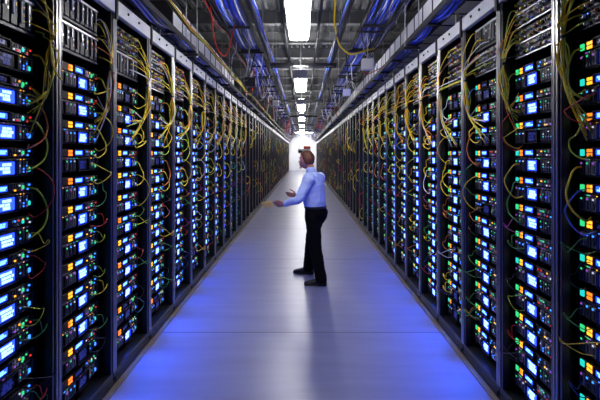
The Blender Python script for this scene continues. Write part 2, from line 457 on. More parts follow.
def unit_panel(W, off, var):
    """patch panel: rows of small sockets, many filled with pale or coloured plugs"""
    h = 0.185; d = {}
    rnd = random.Random(var * 7 + 2)
    c = MB(); c.bbox(0, W, 0, 0.30, 0, h, 'chassis', 0.003)
    for z in (0.0, 0.092): c.box(0, W, -0.006, 0, z, z + 0.008, 'silver' if rnd.random() < 0.6 else 'chassis_grey')
    d['chassis'] = c
    for r_, z0 in enumerate((0.012, 0.052, 0.104, 0.146)):
        a = MB(); x = 0.02
        while x < W - 0.03:
            q = rnd.random()
            a.box(x, x + 0.015, -0.004, 0, z0, z0 + 0.026, 'bay')
            if q < 0.62:
                a.bbox(x + 0.002, x + 0.013, -0.016 - rnd.uniform(0, 0.012), -0.004, z0 + 0.004, z0 + rnd.uniform(0.014, 0.024),
                       rnd.choice(['white_plastic', 'silver', 'silver', 'white_plastic', 'bay_light', 'c_yellow', 'c_yellow', 'c_skyblue', 'c_lime', 'c_orange', 'c_magenta', 'chassis_grey']), 0.002)
            elif q < 0.72: a.box(x + 0.004, x + 0.010, -0.006, -0.004, z0 + 0.018, z0 + 0.024, rnd.choice(['green', 'amber', 'white_led', 'blue_led']))
            x += 0.0195 + (0.012 if rnd.random() < 0.12 else 0)
        d['socket_row.%d' % r_] = a
    return d, h
KIND = {'patch_panel': unit_panel, 'network_switch': unit_switch, 'rack_server': unit_server, 'blade_module': unit_module}
MESH = {}
def unit_meshes(kind, side, var, dark):
    key = (kind, side, var, dark)
    if key in MESH: return MESH[key]
    W, off = (0.595, 0.15) if side == 'left' else (0.555, 0.0)
    d, h = KIND[kind](W, off, var)
    if dark:
        for a in d.values():
            a.names = ['display_dim' if n in ('display_core', 'display_cyan') else ('chassis' if n == 'display_glow' else n) for n in a.names]
    MESH[key] = ({n: a.mesh(n.split('.')[0]) for n, a in d.items()}, h, W)
    return MESH[key]
def unit_x(side): return 0.05 if side == 'left' else PR - 0.05 - 0.555
def place_unit(kind, name, side, rack, z, var, dark, label, cat, group):
    k, loc, rz = rack
    d, h, W = unit_meshes(kind, side, var, dark)
    base = Matrix.Translation(loc) @ Matrix.Rotation(rz, 4, 'Z')
    p = base @ Vector((unit_x(side), REC, z))
    root = put(name, d['chassis'], None, p, rz); tag(root, label, cat, group)
    for n, me in d.items():
        if n == 'chassis': continue
        put(n.split('.')[0], me, root)
    return root
SLOT = 0.18; SLOT0 = 0.155
def slots():  # from the top down
    return [SLOT0 + SLOT * i for i in range(11, -1, -1)]
def is_dark(rnd, s, k=9):
    if k < 2: return rnd.random() < {0: 0.5, 1: 0.12, 11: 0.3}.get(s, 0.03)
    return rnd.random() < ({0: 0.9, 1: 0.65, 2: 0.35, 10: 0.35, 11: 0.5}.get(s, 0.08))
for side in ('left', 'right'):
    rnd = random.Random(11 if side == 'left' else 12)
    for rack in RACKS[side][:NEAR]:
        k = rack[0]; where = 'in the %s rack of the %s row' % (ORD[k], side)
        for z, pos in ((2.345, 'lower of two'), (2.545, 'topmost')):
            slat = (side == 'left' and k < 2) or (k > 1 and rnd.random() < 0.2)
            if slat: place_unit('blade_module', 'blade_module', side, rack, z, rnd.randrange(4), False,
                   'grey module of upright blades, %s %s' % (pos, where), 'blade module', 'blade modules along the rack tops')
            else: place_unit('patch_panel', 'tall_patch_panel', side, rack, z, rnd.randrange(4), False,
                   'tall plug-filled patch panel, %s %s' % (pos, where), 'network switch', 'tall plug-filled patch panels along the rack tops')  # patch panels, filed under the switch category
        for s, z in enumerate(slots()):
            dk = is_dark(rnd, s, k)
            look = 'dim-screened' if dk else 'bright blue-white screened'
            place_unit('rack_server', 'rack_server', side, rack, z, rnd.randrange(4), dk,
                       '%s server, %s down %s' % (look, ORD[s], where), 'server', 'rack servers with lit screens')
            dk = is_dark(rnd, s, k)
            look = 'slim dark switch' if dk else 'slim blue-lit switch'
            place_unit('network_switch', 'network_switch', side, rack, z + 0.097, rnd.randrange(4), dk,
                       '%s, %s down %s' % (look, ORD[s], where), 'network switch', 'slim switches above the servers')
# the units beyond the twelfth rack of each row, too small to count
rest = {'rack_server': MB(), 'network_switch': MB(), 'blade_module': MB()}
rnd = random.Random(5)
for side in ('left', 'right'):
    W, off = (0.595, 0.15) if side == 'left' else (0.555, 0.0)
    for k, loc, rz in RACKS[side][NEAR:]:
        base = Matrix.Translation(loc) @ Matrix.Rotation(rz, 4, 'Z')
        for a in rest.values(): a.T = base @ Matrix.Translation((unit_x(side), REC, 0))
        a = rest['blade_module']
        for z in (2.345, 2.545):
            a.box(0, W, 0, 0.3, z, z + 0.185, 'chassis')
            for i in range(6): a.box(0.03 + i * W / 6.4, 0.07 + i * W / 6.4, -0.014, 0, z + 0.03, z + 0.16, rnd.choice(['bay_light', 'silver', 'bay', 'c_yellow']))
        for s, z in enumerate(slots()):
            a = rest['rack_server']; a.box(0, W, 0, 0.3, z, z + 0.094, 'chassis')
            dk = is_dark(rnd, s) or rnd.random() < min(0.95, 0.7 + 0.03 * (k - NEAR))
            a.box(off + 0.155, off + 0.30, -0.008, 0, z + 0.008, z + 0.08, 'display_dim' if dk else 'display_glow')
            if not dk: a.box(off + 0.18, off + 0.25, -0.010, -0.008, z + 0.02, z + 0.066, 'display_cyan')
            for i in range(3): a.box(off + 0.33 + i * 0.05, off + 0.36 + i * 0.05, -0.009, 0, z + 0.015, z + 0.07, rnd.choice(['bay', 'chassis_grey', 'bay_light']))
            a = rest['network_switch']; z += 0.097; a.box(0, W, 0, 0.3, z, z + 0.05, 'chassis')
            a.box(off + 0.055, off + 0.11, -0.006, 0, z + 0.006, z + 0.044, rnd.choice(['amber', 'orange', 'amber', 'green', 'bay']))
            a.box(off + 0.008, off + 0.043, -0.006, 0, z + 0.008, z + 0.042, rnd.choice(['green', 'teal', 'red_led', 'bay']))
            a.box(off + 0.125, off + 0.255, -0.005, 0, z + 0.008, z + 0.044, rnd.choice(['display_glow', 'display_dim', 'bay']))
for a in rest.values(): a.T = None
tag(rest['rack_server'].build('rack_server'), 'servers of the distant racks, blurring into small blue screens', 'server', None, 'stuff')
tag(rest['network_switch'].build('network_switch'), 'slim switches of the distant racks, specks of amber and green light', 'network switch', None, 'stuff')
tag(rest['blade_module'].build('blade_module'), 'grey blade modules along the tops of the distant racks', 'blade module', None, 'stuff')

# ------------------------------------------------------------------ patch cables in the racks
CABLE = {}
def cable_path(side, drop, rr, big):
    """from a socket on a unit, out into the gap at the far end of the opening, down and back in"""
    P = PL if side == 'left' else PR
    uf, dr = (P - 0.075, -1) if side == 'left' else (0.075, 1)
    a = rr.uniform(0.03, 0.14) * (1.5 if big else 1)
    o = rr.uniform(-0.035, 0.03 if big else 0.0)
    pts = [(uf + dr * a, REC - 0.006, 0), (uf + dr * a * 0.8, REC - 0.04, -0.01), (uf + dr * 0.02 + rr.uniform(-0.012, 0.02), 0.015 - o, -0.05 - rr.uniform(0, 0.03)),
           (uf + rr.uniform(-0.02, 0.02), 0.0 - o, -drop * 0.55), (uf + dr * rr.uniform(0.0, 0.05), 0.01 - o * 0.5, -drop * 0.85),
           (uf + dr * rr.uniform(0.05, 0.12), REC - 0.035, -drop - 0.01), (uf + dr * rr.uniform(0.07, 0.15), REC - 0.006, -drop + 0.01)]
    return pts
for side in ('left', 'right'):
    rr = random.Random(21)
    for v in range(16):
        m = MB(); lo = v >= 8
        m.tube(crom(cable_path(side, rr.uniform(0.06, 0.15) if lo else rr.uniform(0.1, 0.3), rr, v % 3 == 0), 5), rr.choice([0.0026, 0.0032]) if lo else rr.choice([0.0035, 0.0045, 0.005]), 'c_yellow', 6)
        CABLE[(side, v)] = m
CMESH = {}
def cable_mesh(side, v, col):
    key = (side, v, col)
    if key not in CMESH:
        a = CABLE[(side, v)]; a.names = [col]; CMESH[key] = a.mesh('patch_cable', True)
    return CMESH[key]
def cable_colour(rnd, s):
    if s < 5: w = [('c_yellow', 64), ('c_lime', 10), ('c_orange', 8), ('c_green', 6), ('c_white', 8), ('c_red', 4), ('c_skyblue', 4)]
    elif s < 9: w = [('c_yellow', 22), ('c_lime', 10), ('c_orange', 12), ('c_green', 20), ('c_white', 4), ('c_red', 16), ('c_magenta', 8), ('c_black', 12)]
    else: w = [('c_yellow', 4), ('c_green', 22), ('c_orange', 6), ('c_red', 18), ('c_navy', 20), ('c_black', 36)]  # lowest slots draw darker cables, putting the dimness there into their colour
    t = rnd.uniform(0, sum(q for _, q in w))
    for c, q in w:
        t -= q
        if t <= 0: return c
    return w[0][0]
CN = {'c_yellow': 'yellow', 'c_lime': 'lime green', 'c_green': 'dark green', 'c_orange': 'orange', 'c_red': 'red', 'c_white': 'white',
      'c_skyblue': 'blue', 'c_magenta': 'magenta', 'c_black': 'black', 'c_navy': 'dark blue'}
for side in ('left', 'right'):
    rnd = random.Random(31 if side == 'left' else 37)
    for k, loc, rz in RACKS[side][:NEAR]:
        base = Matrix.Translation(loc) @ Matrix.Rotation(rz, 4, 'Z')
        for s, z in enumerate(slots()):
            c = cable_colour(rnd, s)
            if k >= 7 and s % 2: continue
            zz = z + (0.115 if s % 2 == 0 else 0.05)
            if s == 11: zz += 0.25
            o = put('patch_cable', cable_mesh(side, rnd.randrange(8) + (8 if s >= 5 else 0), c), None, base @ Vector((0, 0, zz)), rz)
            tag(o, '%s patch cable looping beside the %s server down, %s rack of %s row' % (CN[c], ORD[s], ORD[k], side), 'cable',
                'patch cables looping in the racks')
        # tied bunch by the upper modules
        root = empty('cable_bunch', base @ Vector((0, 0, 2.32)), rz, 'bunch of mostly yellow cables by the top modules in %s rack of %s row' % (ORD[k], side),
                     'cable bunch', 'yellow cable bunches by the top modules')
        P = PL if side == 'left' else PR
        uf, dr = (P - 0.075, -1) if side == 'left' else (0.075, 1)
        for i in range(9):
            m = MB(); sp_ = 0.16 if k < 2 else 0.44; a = rnd.uniform(0.02, sp_); top = rnd.uniform(0.04, 0.38)
            m.tube(crom([(uf + dr * a, REC - 0.024, top), (uf + dr * a * 0.7, REC - 0.06, top - 0.01), (uf + rnd.uniform(-.03, .03), rnd.uniform(-0.03, 0.03), top * 0.55),
                         (uf + rnd.uniform(-0.006, 0.006), -0.005 + rnd.uniform(-.006, .006), 0.0),
                         (uf + rnd.uniform(-.03, .03), rnd.uniform(-0.04, 0.03), -0.12 - rnd.uniform(-.06, .05)), (uf + dr * rnd.uniform(0.0, 0.06), 0.012, -0.30),
                         (uf + dr * rnd.uniform(0.04, sp_ * 0.7), REC - 0.016, -0.35 + rnd.uniform(-.2, .15))], 5), rnd.choice([0.0032, 0.0042]),
                   rnd.choice(['c_yellow', 'c_yellow', 'c_yellow', 'c_lime', 'c_orange', 'c_white', 'c_yellow', 'c_black']), 6)
            m.build('cable', root, True)
        m = MB(); m.tube([(uf, -0.005, -0.008), (uf, -0.005, 0.008)], 0.017, 'c_black', 8); m.build('cable_tie', root)
m = MB(); rnd = random.Random(9)
for side in ('left', 'right'):
    for k, loc, rz in RACKS[side][NEAR:]:
        m.T = Matrix.Translation(loc) @ Matrix.Rotation(rz, 4, 'Z')
        for i in range(4):
            s = rnd.randrange(11); z = slots()[s] + 0.35 * (s < 4)
            pts = cable_path(side, rnd.uniform(0.15, 0.45), rnd, True)
            m.tube([(p[0], p[1], min(2.72, p[2] + z + 0.1)) for p in pts], 0.006, cable_colour(rnd, s if s < 9 else 6), 4)
m.T = None
tag(m.build('patch_cable'), 'patch cables of the distant racks, thin streaks of yellow and green', 'cable', None, 'stuff')

# ------------------------------------------------------------------ ceiling lamps
LZ, L0, LS = 3.06, 3.73, 4.12
k = 1
while L0 + LS * (k - 1) + 1.3 < YEND:
    y = L0 + LS * (k - 1)
    lab = {0: 'fluorescent ceiling lamp hanging above the near end of the aisle', 1: 'largest lit fluorescent ceiling lamp, at the top of the photo'}.get(
        k, '%s fluorescent lamp along the aisle, a small bright panel hung over the middle' % ORD[k - 1])
    t = empty('ceiling_lamp', (-0.045, y, LZ), 0, lab, 'ceiling lamp', 'fluorescent lamps hung over the aisle')
    m = MB(); w = 0.118
    m.box(-w, w, 0, 0.012, 0, 0.10, 'lamp_case'); m.box(-w, w, 1.308, 1.32, 0, 0.10, 'lamp_case')
    m.box(-w, -w + 0.015, 0.012, 1.308, 0, 0.10, 'lamp_case'); m.box(w - 0.015, w, 0.012, 1.308, 0, 0.10, 'lamp_case')
    m.box(-w, w, 0, 1.32, 0.10, 0.155, 'lamp_case'); m.build('housing', t)
    m = MB(); m.box(-w + 0.02, w - 0.02, 0.03, 1.29, 0.155, 0.160, 'added_uplamp'); m.build('added_upper_glow', t)  # added glowing top, unseen from below, lifts the ceiling
    m = MB(); m.bbox(-w + 0.016, w - 0.016, 0.02, 1.30, -0.05, 0.012, 'lamp', 0.012)
    m.build('diffuser', t)
    for xx in (-0.06, 0.0, 0.06):
        m = MB(); m.box(xx - 0.003, xx + 0.003, 0.033, 1.287, -0.053, -0.0495, 'white_plastic'); m.build('lens_rib', t)
    for yy in (0.15, 1.17):
        m = MB(); m.tube([(0, yy, 0.155), (0, yy, 4.40 - LZ)], 0.006, 'galv', 6); m.build('hanger_rod', t)
    k += 1

for sx, nm in ((-1, 'left'), (1, 'right')):  # pair of lamps added to brighten the end wall
    t = empty('ceiling_lamp', (sx * 0.75, 42.3, 3.75), 0, 'added square wall-wash lamp hung before the far end wall, %s of the pair' % nm, 'ceiling lamp')
    m = MB(); m.bbox(-0.6, 0.6, -0.6, 0.6, 0.02, 0.12, 'lamp_case', 0.01); m.build('housing', t)
    m = MB(); m.box(-0.5, 0.5, -0.5, 0.5, 0.008, 0.02, 'lamp'); m.build('diffuser', t)
    m = MB(); m.tube([(0, 0, 0.12), (0, 0, 4.40 - 3.75)], 0.01, 'galv', 6); m.build('hanger_rod', t)

# ------------------------------------------------------------------ overhead trays and cables
def tray(x, z, w, y0, y1, step, label, matn='tray', first=None):
    t = empty('cable_tray', (x, y0, z), 0, label, 'cable tray')
    L = y1 - y0
    for s in (-1, 1):
        m = MB(); m.bbox(s * w / 2 - 0.012, s * w / 2 + 0.012, 0, L, -0.01, 0.045 if w < 0.2 else 0.065, matn, 0.003); m.build('rail', t)
    me = MB(); me.bbox(-w / 2, w / 2, -0.03, 0.03, -0.022, 0.004, matn, 0.003); me = me.mesh('rung')
    y = (first - y0) if first else 0.3
    while y < L:
        put('rung', me, t, (0, y, 0)); y += step
    return t
def bundle(name, x, z, w, hgt, y0, y1, n, cols, r, step, label, first, seed, cat='cable bundle', sag=0.05):
    rr = random.Random(seed)
    t = empty(name, (x, y0, z), 0, label, cat)
    for i in range(n):
        c = rr.choice(cols); bx = rr.uniform(-w / 2, w / 2); bz = rr.uniform(0, hgt)
        pts = []; y = 0.0; ph = rr.uniform(0, 6)
        while y < y1 - y0:
            q = (y + y0 - first) / step
            s = sag * (0.5 - 0.5 * math.cos(2 * PI * q)) * (0.6 + 0.4 * math.sin(int(q) * 2.3 + 1))
            bx2 = bx + 0.02 * math.sin(y * 0.9 + ph) + 0.25 * w * math.sin(y * 0.23 + ph * 2) * 0.4
            lim = w / 2
            pts.append((max(-lim, min(lim, bx2)), y, max(0.004, bz) + r + (0 if sag == 0 else -s + 0.012 * math.sin(y * 1.7 + ph))))
            y += step / 4
        m = MB(); m.tube(pts, r, c, 5); m.build('cable', t, True)
    return t
BLUE = ['c_blue', 'c_blue', 'c_blue', 'c_blue', 'c_blue', 'c_skyblue', 'c_lavender', 'c_navy', 'c_black', 'c_navy', 'c_white', 'c_black']
YB = 1.2
tray(-0.875, 3.46, 0.315, YB, YEND - 0.3, 1.34, 'dark ladder tray carrying thick blue cables along the aisle, left of the lamps', 'tray', 6.03)
bundle('cable_bundle', -0.875, 3.465, 0.265, 0.06, YB, YEND - 0.3, 22, BLUE, 0.012, 1.34, 'broad blue cable bundle in the inner tray left of the lamps', 6.03, 1)
tray(0.968, 3.46, 0.315, YB, YEND - 0.3, 1.34, 'dark ladder tray carrying thick blue cables along the aisle, right of the lamps', 'tray', 5.95)
bundle('cable_bundle', 0.968, 3.465, 0.265, 0.06, YB, YEND - 0.3, 22, BLUE, 0.012, 1.34, 'broad blue cable bundle in the inner tray right of the lamps', 5.95, 2)
tray(1.28, 2.99, 0.14, YB, YEND - 0.3, 0.85, 'narrow dark tray of blue cables directly above the right row of racks', 'tray', 4.3)
bundle('cable_bundle', 1.28, 2.995, 0.12, 0.05, YB, YEND - 0.3, 18, BLUE, 0.010, 0.85, 'blue cable bundle in the tray above the right row of racks', 4.3, 3)
tray(-1.335, 2.935, 0.10, YB, YEND - 0.3, 0.85, 'narrow dark tray of cables directly above the left row of racks', 'tray', 4.4)
bundle('cable_bundle', -1.335, 2.94, 0.08, 0.03, YB, YEND - 0.3, 12, ['c_blue', 'c_black', 'c_black', 'c_blue', 'c_lavender', 'galv'], 0.010, 0.85,
       'mixed black and blue cable bundle in the tray above the left row of racks', 4.4, 4)
# slim channels beside the lamps
for x, lab, cols, sd in ((-0.62, 'left', ['c_blue', 'c_navy', 'c_lavender', 'c_black'], 5), (0.56, 'right', ['c_skyblue', 'c_navy', 'c_black', 'c_navy'], 6)):
    t = empty('cable_channel', (x, YB, 3.43), 0, 'slim steel channel running lengthwise just %s of the lamp row' % lab, 'cable channel')
    m = MB(); L = YEND - 0.3 - YB
    m.box(-0.02, 0.02, 0, L, 0, 0.004, 'tray'); m.box(-0.02, -0.016, 0, L, 0.004, 0.045, 'tray'); m.box(0.016, 0.02, 0, L, 0.004, 0.045, 'tray'); m.build('trough', t)
    y = 1.0
    rod = MB(); rod.tube([(0, 0, 0.0), (0, 0, 4.40 - 3.43)], 0.006, 'galv', 6); rod = rod.mesh('hanger_rod')
    while y < L: put('hanger_rod', rod, t, (0, y, 0.0)); y += 2.3
    bundle('cable_bundle', x + (0.06 if x < 0 else -0.07), 3.385, 0.055, 0.04, YB, YEND - 0.3, 7, cols, 0.009, 1.3, 'thin blue cable bundle strung under the slim channel %s of the lamps' % lab, 4.0, sd, sag=0.03)
# yellow, green and red run above the left racks
bundle('cable_bundle', -1.24, 3.10, 0.05, 0.04, YB, YEND - 0.3, 9, ['c_yellow', 'c_lime', 'c_orange', 'c_yellow', 'c_green', 'c_black', 'c_red', 'c_black', 'c_green'], 0.0065, 1.6,
       'yellow and green cable run strung over the left racks', 4.0, 8, sag=0.04)
bundle('cable_bundle', -1.12, 3.45, 0.04, 0.03, YB, YEND - 0.3, 3, ['c_red', 'c_black', 'c_black'], 0.006, 1.9,
       'red cable run sagging between the left trays', 4.6, 9, sag=0.12)
bundle('cable_bundle', -1.14, 3.49, 0.09, 0.06, YB, YEND - 0.3, 9, ['c_black'], 0.016, 1.15,
       'heavy black cable run hugging the outer side of the left inner tray', 5.17, 10, sag=0.03)
bundle('cable_bundle', 1.21, 3.47, 0.07, 0.05, YB, YEND - 0.3, 7, ['c_black', 'c_black', 'galv', 'c_lavender'], 0.012, 1.15,
       'black and grey cable run beside the right inner tray', 5.17, 11, sag=0.05)
for x, z, r, lab in ((-0.33, 3.98, 0.028, 'thin grey conduit along the ceiling just left of the lamps'), (0.27, 3.9, 0.022, 'thin grey conduit along the ceiling just right of the lamps'),
                     (-1.15, 4.02, 0.045, 'thick grey pipe along the ceiling over the left row'), (1.2, 4.0, 0.05, 'thick grey pipe along the ceiling over the right row')):
    t = empty('ceiling_pipe', (x, YB, z), 0, lab, 'pipe')
    m = MB(); m.tube([(0, 0, 0), (0, YEND - YB - 0.2, 0)], r, 'chassis_grey', 10); m.build('pipe', t, True)
    cl = MB(); cl.tube([(0, -0.025, 0), (0, 0.025, 0)], r * 1.35, 'chassis_grey', 10); cl.tube([(0, 0, r), (0, 0, 4.40 - z)], 0.006, 'galv', 6); cl = cl.mesh('clamp')
    for q in range(15): put('clamp', cl, t, (0, 1.2 + q * 2.9, 0))
# white ribbed ducts
def duct(x0, x1, z0, z1, y0, y1, label):
    t = empty('air_duct', (x0, y0, z0), 0, label, 'duct')
    w, h = x1 - x0, z1 - z0; y = 0.0
    body = MB(); body.bbox(0, w, 0, 0.37, 0, h, 'duct', 0.006); body = body.mesh('panel')
    rib = MB(); rib.bbox(-0.006, w + 0.006, -0.014, 0.014, -0.006, h + 0.006, 'tray', 0.004); rib = rib.mesh('rib')
    n = int((y1 - y0) / 0.40)
    for i in range(n):
        put('panel', body, t, (0, i * 0.40 + 0.02, 0)); put('rib', rib, t, (0, i * 0.40, 0))
    # brackets down onto the rack tops
    st = MB(); st.box(w * 0.4, w * 0.4 + 0.03, -0.015, 0.015, TOP - z0, 0.0, 'galv'); st = st.mesh('support_leg')
    for i in range(0, n, 8): put('support_leg', st, t, (0, i * 0.40, 0))
duct(1.45, 1.75, 3.15, 3.50, 1.3, YEND - 0.5, 'white ribbed duct running above the right row of racks')
duct(-1.74, -1.46, 3.14, 3.42, 4.9, 9.4, 'short length of white ribbed duct above the left row of racks')
# trapeze hangers under the trays
def hanger(x, z, w, y, label, group):
    t = empty('trapeze_hanger', (x, y, z), 0, label, 'hanger', group)
    m = MB(); m.bbox(-w / 2, w / 2, -0.02, 0.02, -0.03, 0, 'tray', 0.003); m.build('strut', t)
    for s in (-1, 1):
        m = MB(); m.tube([(s * (w / 2 - 0.02), 0, -0.05), (s * (w / 2 - 0.02), 0, 4.40 - z)], 0.007, 'galv', 6); m.build('threaded_rod', t)
for nm, x, z, w, y0 in (('left inner', -0.875, 3.438, 0.42, 7.4), ('right inner', 0.968, 3.438, 0.42, 7.3), ('left outer', -1.335, 2.913, 0.17, 5.25), ('right outer', 1.28, 2.968, 0.20, 5.15)):
    y = y0; i = 0
    while y < YEND - 1:
        hanger(x, z, w, y, ('grey rod hanger holding the %s cable tray, %s from the camera' % (nm, ORD[i])) if i < 5 else 'grey rod hanger holding the far stretch of the %s cable tray' % nm,
               'rod hangers of the %s cable tray' % nm)
        y += 2.3; i += 1
# crosswise trays between the two inner trays
for i, y in enumerate((8.15, 13.6, 19.2, 24.8, 31.0)):
    t = empty('cross_tray', (-0.5, y, 3.36), 0, '%s crosswise tray of blue cables spanning the aisle above the lamps' % ['nearest', 'second', 'third', 'fourth', 'farthest'][i], 'cable tray', 'crosswise cable trays')
    m = MB(); m.box(-0.1, 1.12, -0.09, -0.08, -0.03, 0.03, 'tray'); m.box(-0.1, 1.12, 0.08, 0.09, -0.03, 0.03, 'tray'); m.build('trough', t)
    for xx in (-0.05, 0.27, 0.59, 0.91):
        m = MB(); m.box(xx - 0.012, xx + 0.012, -0.08, 0.08, -0.03, -0.022, 'tray'); m.build('rung', t)
    for xx in (0.0, 1.0):
        m = MB(); m.tube([(xx, 0, -0.02), (xx, 0, 4.40 - 3.36)], 0.006, 'galv', 6); m.build('hanger_rod', t)
    b = empty('cable_bundle', (-0.5, y, 3.345), 0, 'blue cable bundle laid crosswise in the %s crosswise tray' % ['nearest', 'second', 'third', 'fourth', 'farthest'][i], 'cable bundle', 'crosswise blue cable bundles')
    for j in range(9):
        m = MB(); yy = -0.07 + j * 0.016
        m.tube([(-0.08 + q * 0.128, yy + 0.004 * math.sin(q + j), 0.006 + 0.016 * (j % 3) + 0.004 * math.sin(q * 1.3 + j * 2)) for q in range(10)], 0.011, random.choice(BLUE), 5); m.build('cable', b, True)
# loose cables hanging in loops off the trays
def loose(pts, r, col, label, cat='cable', group=None, n=6, name='hanging_cable'):
    m = MB(); m.tube(crom(pts, 7), r, col, n); return tag(m.build(name, None, True), label, cat, group)
Yy = 6.25
loose([at(333, -60, Yy), at(335, 0, Yy), at(334.5, 22, Yy), at(338, 41, Yy), at(343, 49, Yy), at(350, 54, Yy), at(358, 53, Yy), at(366, 50.5, Yy + 0.1), at(374, 49, Yy + 0.2)],
      0.013, 'c_yellow', 'thick yellow cable hanging in a curve from ceiling to the right inner tray')
loose([at(50, 40, 2.36), at(51, 55, 2.36), at(53, 66, 2.37), at(57, 74, 2.38), at(62, 80, 2.40)], 0.005, 'c_yellow',
      'yellow cable draped across the first left post, near the photo edge')
for i, (a, col, nm) in enumerate([
    ([(-1.10, 5.2, 3.46), (-1.05, 5.3, 3.02), (-0.98, 5.6, 2.98), (-0.92, 5.9, 3.45)], 'c_red', 'red cable looping under the left inner tray, nearest of the loose loops'),
    ([(-1.15, 6.9, 3.15), (-1.02, 7.0, 2.93), (-0.9, 7.2, 2.95), (-0.8, 7.4, 3.45)], 'c_black', 'black cable loop hanging under the left inner tray behind the red one'),
    ([(0.72, 7.4, 3.45), (0.78, 7.3, 2.98), (0.95, 7.2, 2.95), (1.05, 7.1, 3.46)], 'c_black', 'black cable loop hanging under the right inner tray'),
    ([(0.95, 7.0, 3.03), (1.02, 6.9, 2.97), (1.1, 6.7, 2.98), (1.2, 6.6, 3.02)], 'c_red', 'red cable trailing from the white junction box to the right rack top'),
    ([(-0.95, 9.0, 3.45), (-0.88, 9.1, 2.95), (-0.8, 9.3, 2.95), (-0.7, 9.4, 3.45)], 'c_lavender', 'pale blue cable loop hanging under the left inner tray'),
    ([(0.72, 10.6, 3.45), (0.8, 10.7, 2.92), (0.95, 10.8, 2.97), (1.04, 10.9, 3.46)], 'c_white', 'white cable loop hanging under the right inner tray'),
]):
    loose(a, 0.007, col, nm, 'cable', 'loose cable loops under the trays')
rr = random.Random(77)
for i in range(90):
    s = rr.choice((-1, 1)); y = 6.0 + i * 0.4; x0 = s * rr.uniform(0.65, 1.1); x1 = x0 + s * rr.uniform(0.15, 0.4); zz = rr.uniform(2.95, 3.3)
    if abs(x1) > 1.25: x1 = s * 1.25
    col = rr.choice(['c_black', 'c_lavender', 'c_white', 'c_red', 'c_blue', 'galv', 'c_white'])
    cn = {'c_black': 'black', 'c_lavender': 'pale blue', 'c_white': 'white', 'c_red': 'red', 'c_blue': 'blue', 'galv': 'grey'}[col]
    loose([(x0, y, 3.45), (x0 + (x1 - x0) * 0.2, y + 0.1, zz + 0.03), (x0 + (x1 - x0) * 0.7, y + 0.3, zz), (x1, y + 0.4, 3.45 if abs(x1) < 1.15 else 3.0)], 0.006 + 0.00035 * y, col,
          'thin %s cable loop dangling among the %s overhead trays' % (cn, 'left' if s < 0 else 'right'), 'cable',
          'thin %s cable loops of the %s trays' % (cn, 'left' if s < 0 else 'right'), 5)
# junction boxes hung under the trays
def jbox(x, y, z, w, d, h, col, label, ztop):
    t = empty('junction_box', (x, y, z), 0, label, 'junction box'); tx_ = -0.875 if x < 0 else 0.968
    m = MB(); m.bbox(-w / 2, w / 2, 0, d, 0, h, col, 0.006); m.build('housing', t)
    m = MB(); m.bbox(-w / 2 + 0.012, w / 2 - 0.012, -0.006, 0, 0.012, h - 0.012, col, 0.002); m.build('cover', t)
    m = MB(); m.tube([(0, d / 2, h), (0, d / 2, 3.43 - z)], 0.008, 'galv', 6); m.build('drop_rod', t)
    m = MB(); m.box(-0.19 - x + tx_, 0.19 - x + tx_, d / 2 - 0.015, d / 2 + 0.015, 3.428 - z, 3.45 - z, 'tray'); m.build('mounting_bar', t)
jbox(0.915, 6.15, 2.90, 0.165, 0.12, 0.155, 'white_plastic', 'white junction box hanging under the right inner tray', 3.45)
jbox(-0.90, 7.45, 2.86, 0.18, 0.14, 0.16, 'chassis_grey', 'dark grey junction box hanging under the left inner tray', 3.45)
jbox(0.93, 9.2, 2.93, 0.16, 0.12, 0.15, 'c_lavender', 'pale blue-grey junction box hanging behind the white one', 3.45)
jbox(-0.70, 11.2, 2.95, 0.16, 0.12, 0.13, 'white_plastic', 'small white junction box hanging further down the left inner tray', 3.45)
# white unit with black front and red top hung over the far end of the aisle
t = empty('overhead_unit', (0.02, 24.0, 1.74), 0, 'white overhead unit with dark face and red top, behind the man\'s head', 'overhead unit')
m = MB(); m.bbox(-0.30, 0.42, 0, 0.4, 0, 0.26, 'white_plastic', 0.03); m.build('housing', t)
m = MB(); m.bbox(-0.27, -0.06, -0.03, 0, 0.03, 0.17, 'black', 0.01); m.build('front_panel', t)
m = MB(); m.bbox(0.0, 0.40, 0.02, 0.38, 0.26, 0.40, 'c_red', 0.03); m.build('cap', t)
for xx in (-0.2, 0.3):
    m = MB(); m.tube([(xx, 0.2, 0.2), (xx, 0.2, 4.40 - 1.74)], 0.012, 'galv', 6); m.build('hanger_rod', t)

# ------------------------------------------------------------------ the man
FT = Vector((-0.86, 0.51, 0)).normalized(); LF = Vector((0, 0, 1)).cross(FT)     # torso: forward and his left (towards the camera)
UPV = Vector((0, 0, 1))
HF = Vector((-0.94, 0.34, -0.06)).normalized(); HL = UPV.cross(HF).normalized(); HU = HF.cross(HL).normalized()
def pt(px, py, Y): return at(px, py, Y)
man = empty('person', (0.15, 5.95, 0), 0, 'man in light blue shirt and black trousers standing in the aisle, holding out a pad', 'person')
MO = Vector((0.15, 5.95, 0))
def mbuild(a, name, parent, smooth=True, voxel=None, sm=0):
    for i, p in enumerate(a.v): a.v[i] = tuple(Vector(p) - MO)
    o = a.build(name, parent, smooth)
    if voxel:
        r = o.modifiers.new('remesh', 'REMESH'); r.mode = 'VOXEL'; r.voxel_size = voxel; r.use_smooth_shade = True
        if sm:
            q = o.modifiers.new('smooth', 'SMOOTH'); q.iterations = sm; q.factor = 0.5
    return o
HIP = Vector((0.168, 5.95, 0.93)); NECK = Vector((0.115, 5.925, 1.475))
LS_, LE, LW = Vector((0.085, 5.755, 1.385)), Vector((-0.055, 5.70, 1.122)), Vector((-0.243, 5.84, 1.042))
RS, RE, RW = Vector((0.235, 6.09, 1.385)), Vector((0.165, 6.17, 1.11)), Vector((-0.085, 6.13, 1.13))
LH, LK, LA = Vector((0.125, 5.87, 0.90)), Vector((0.165, 5.79, 0.49)), Vector((0.232, 5.69, 0.09))
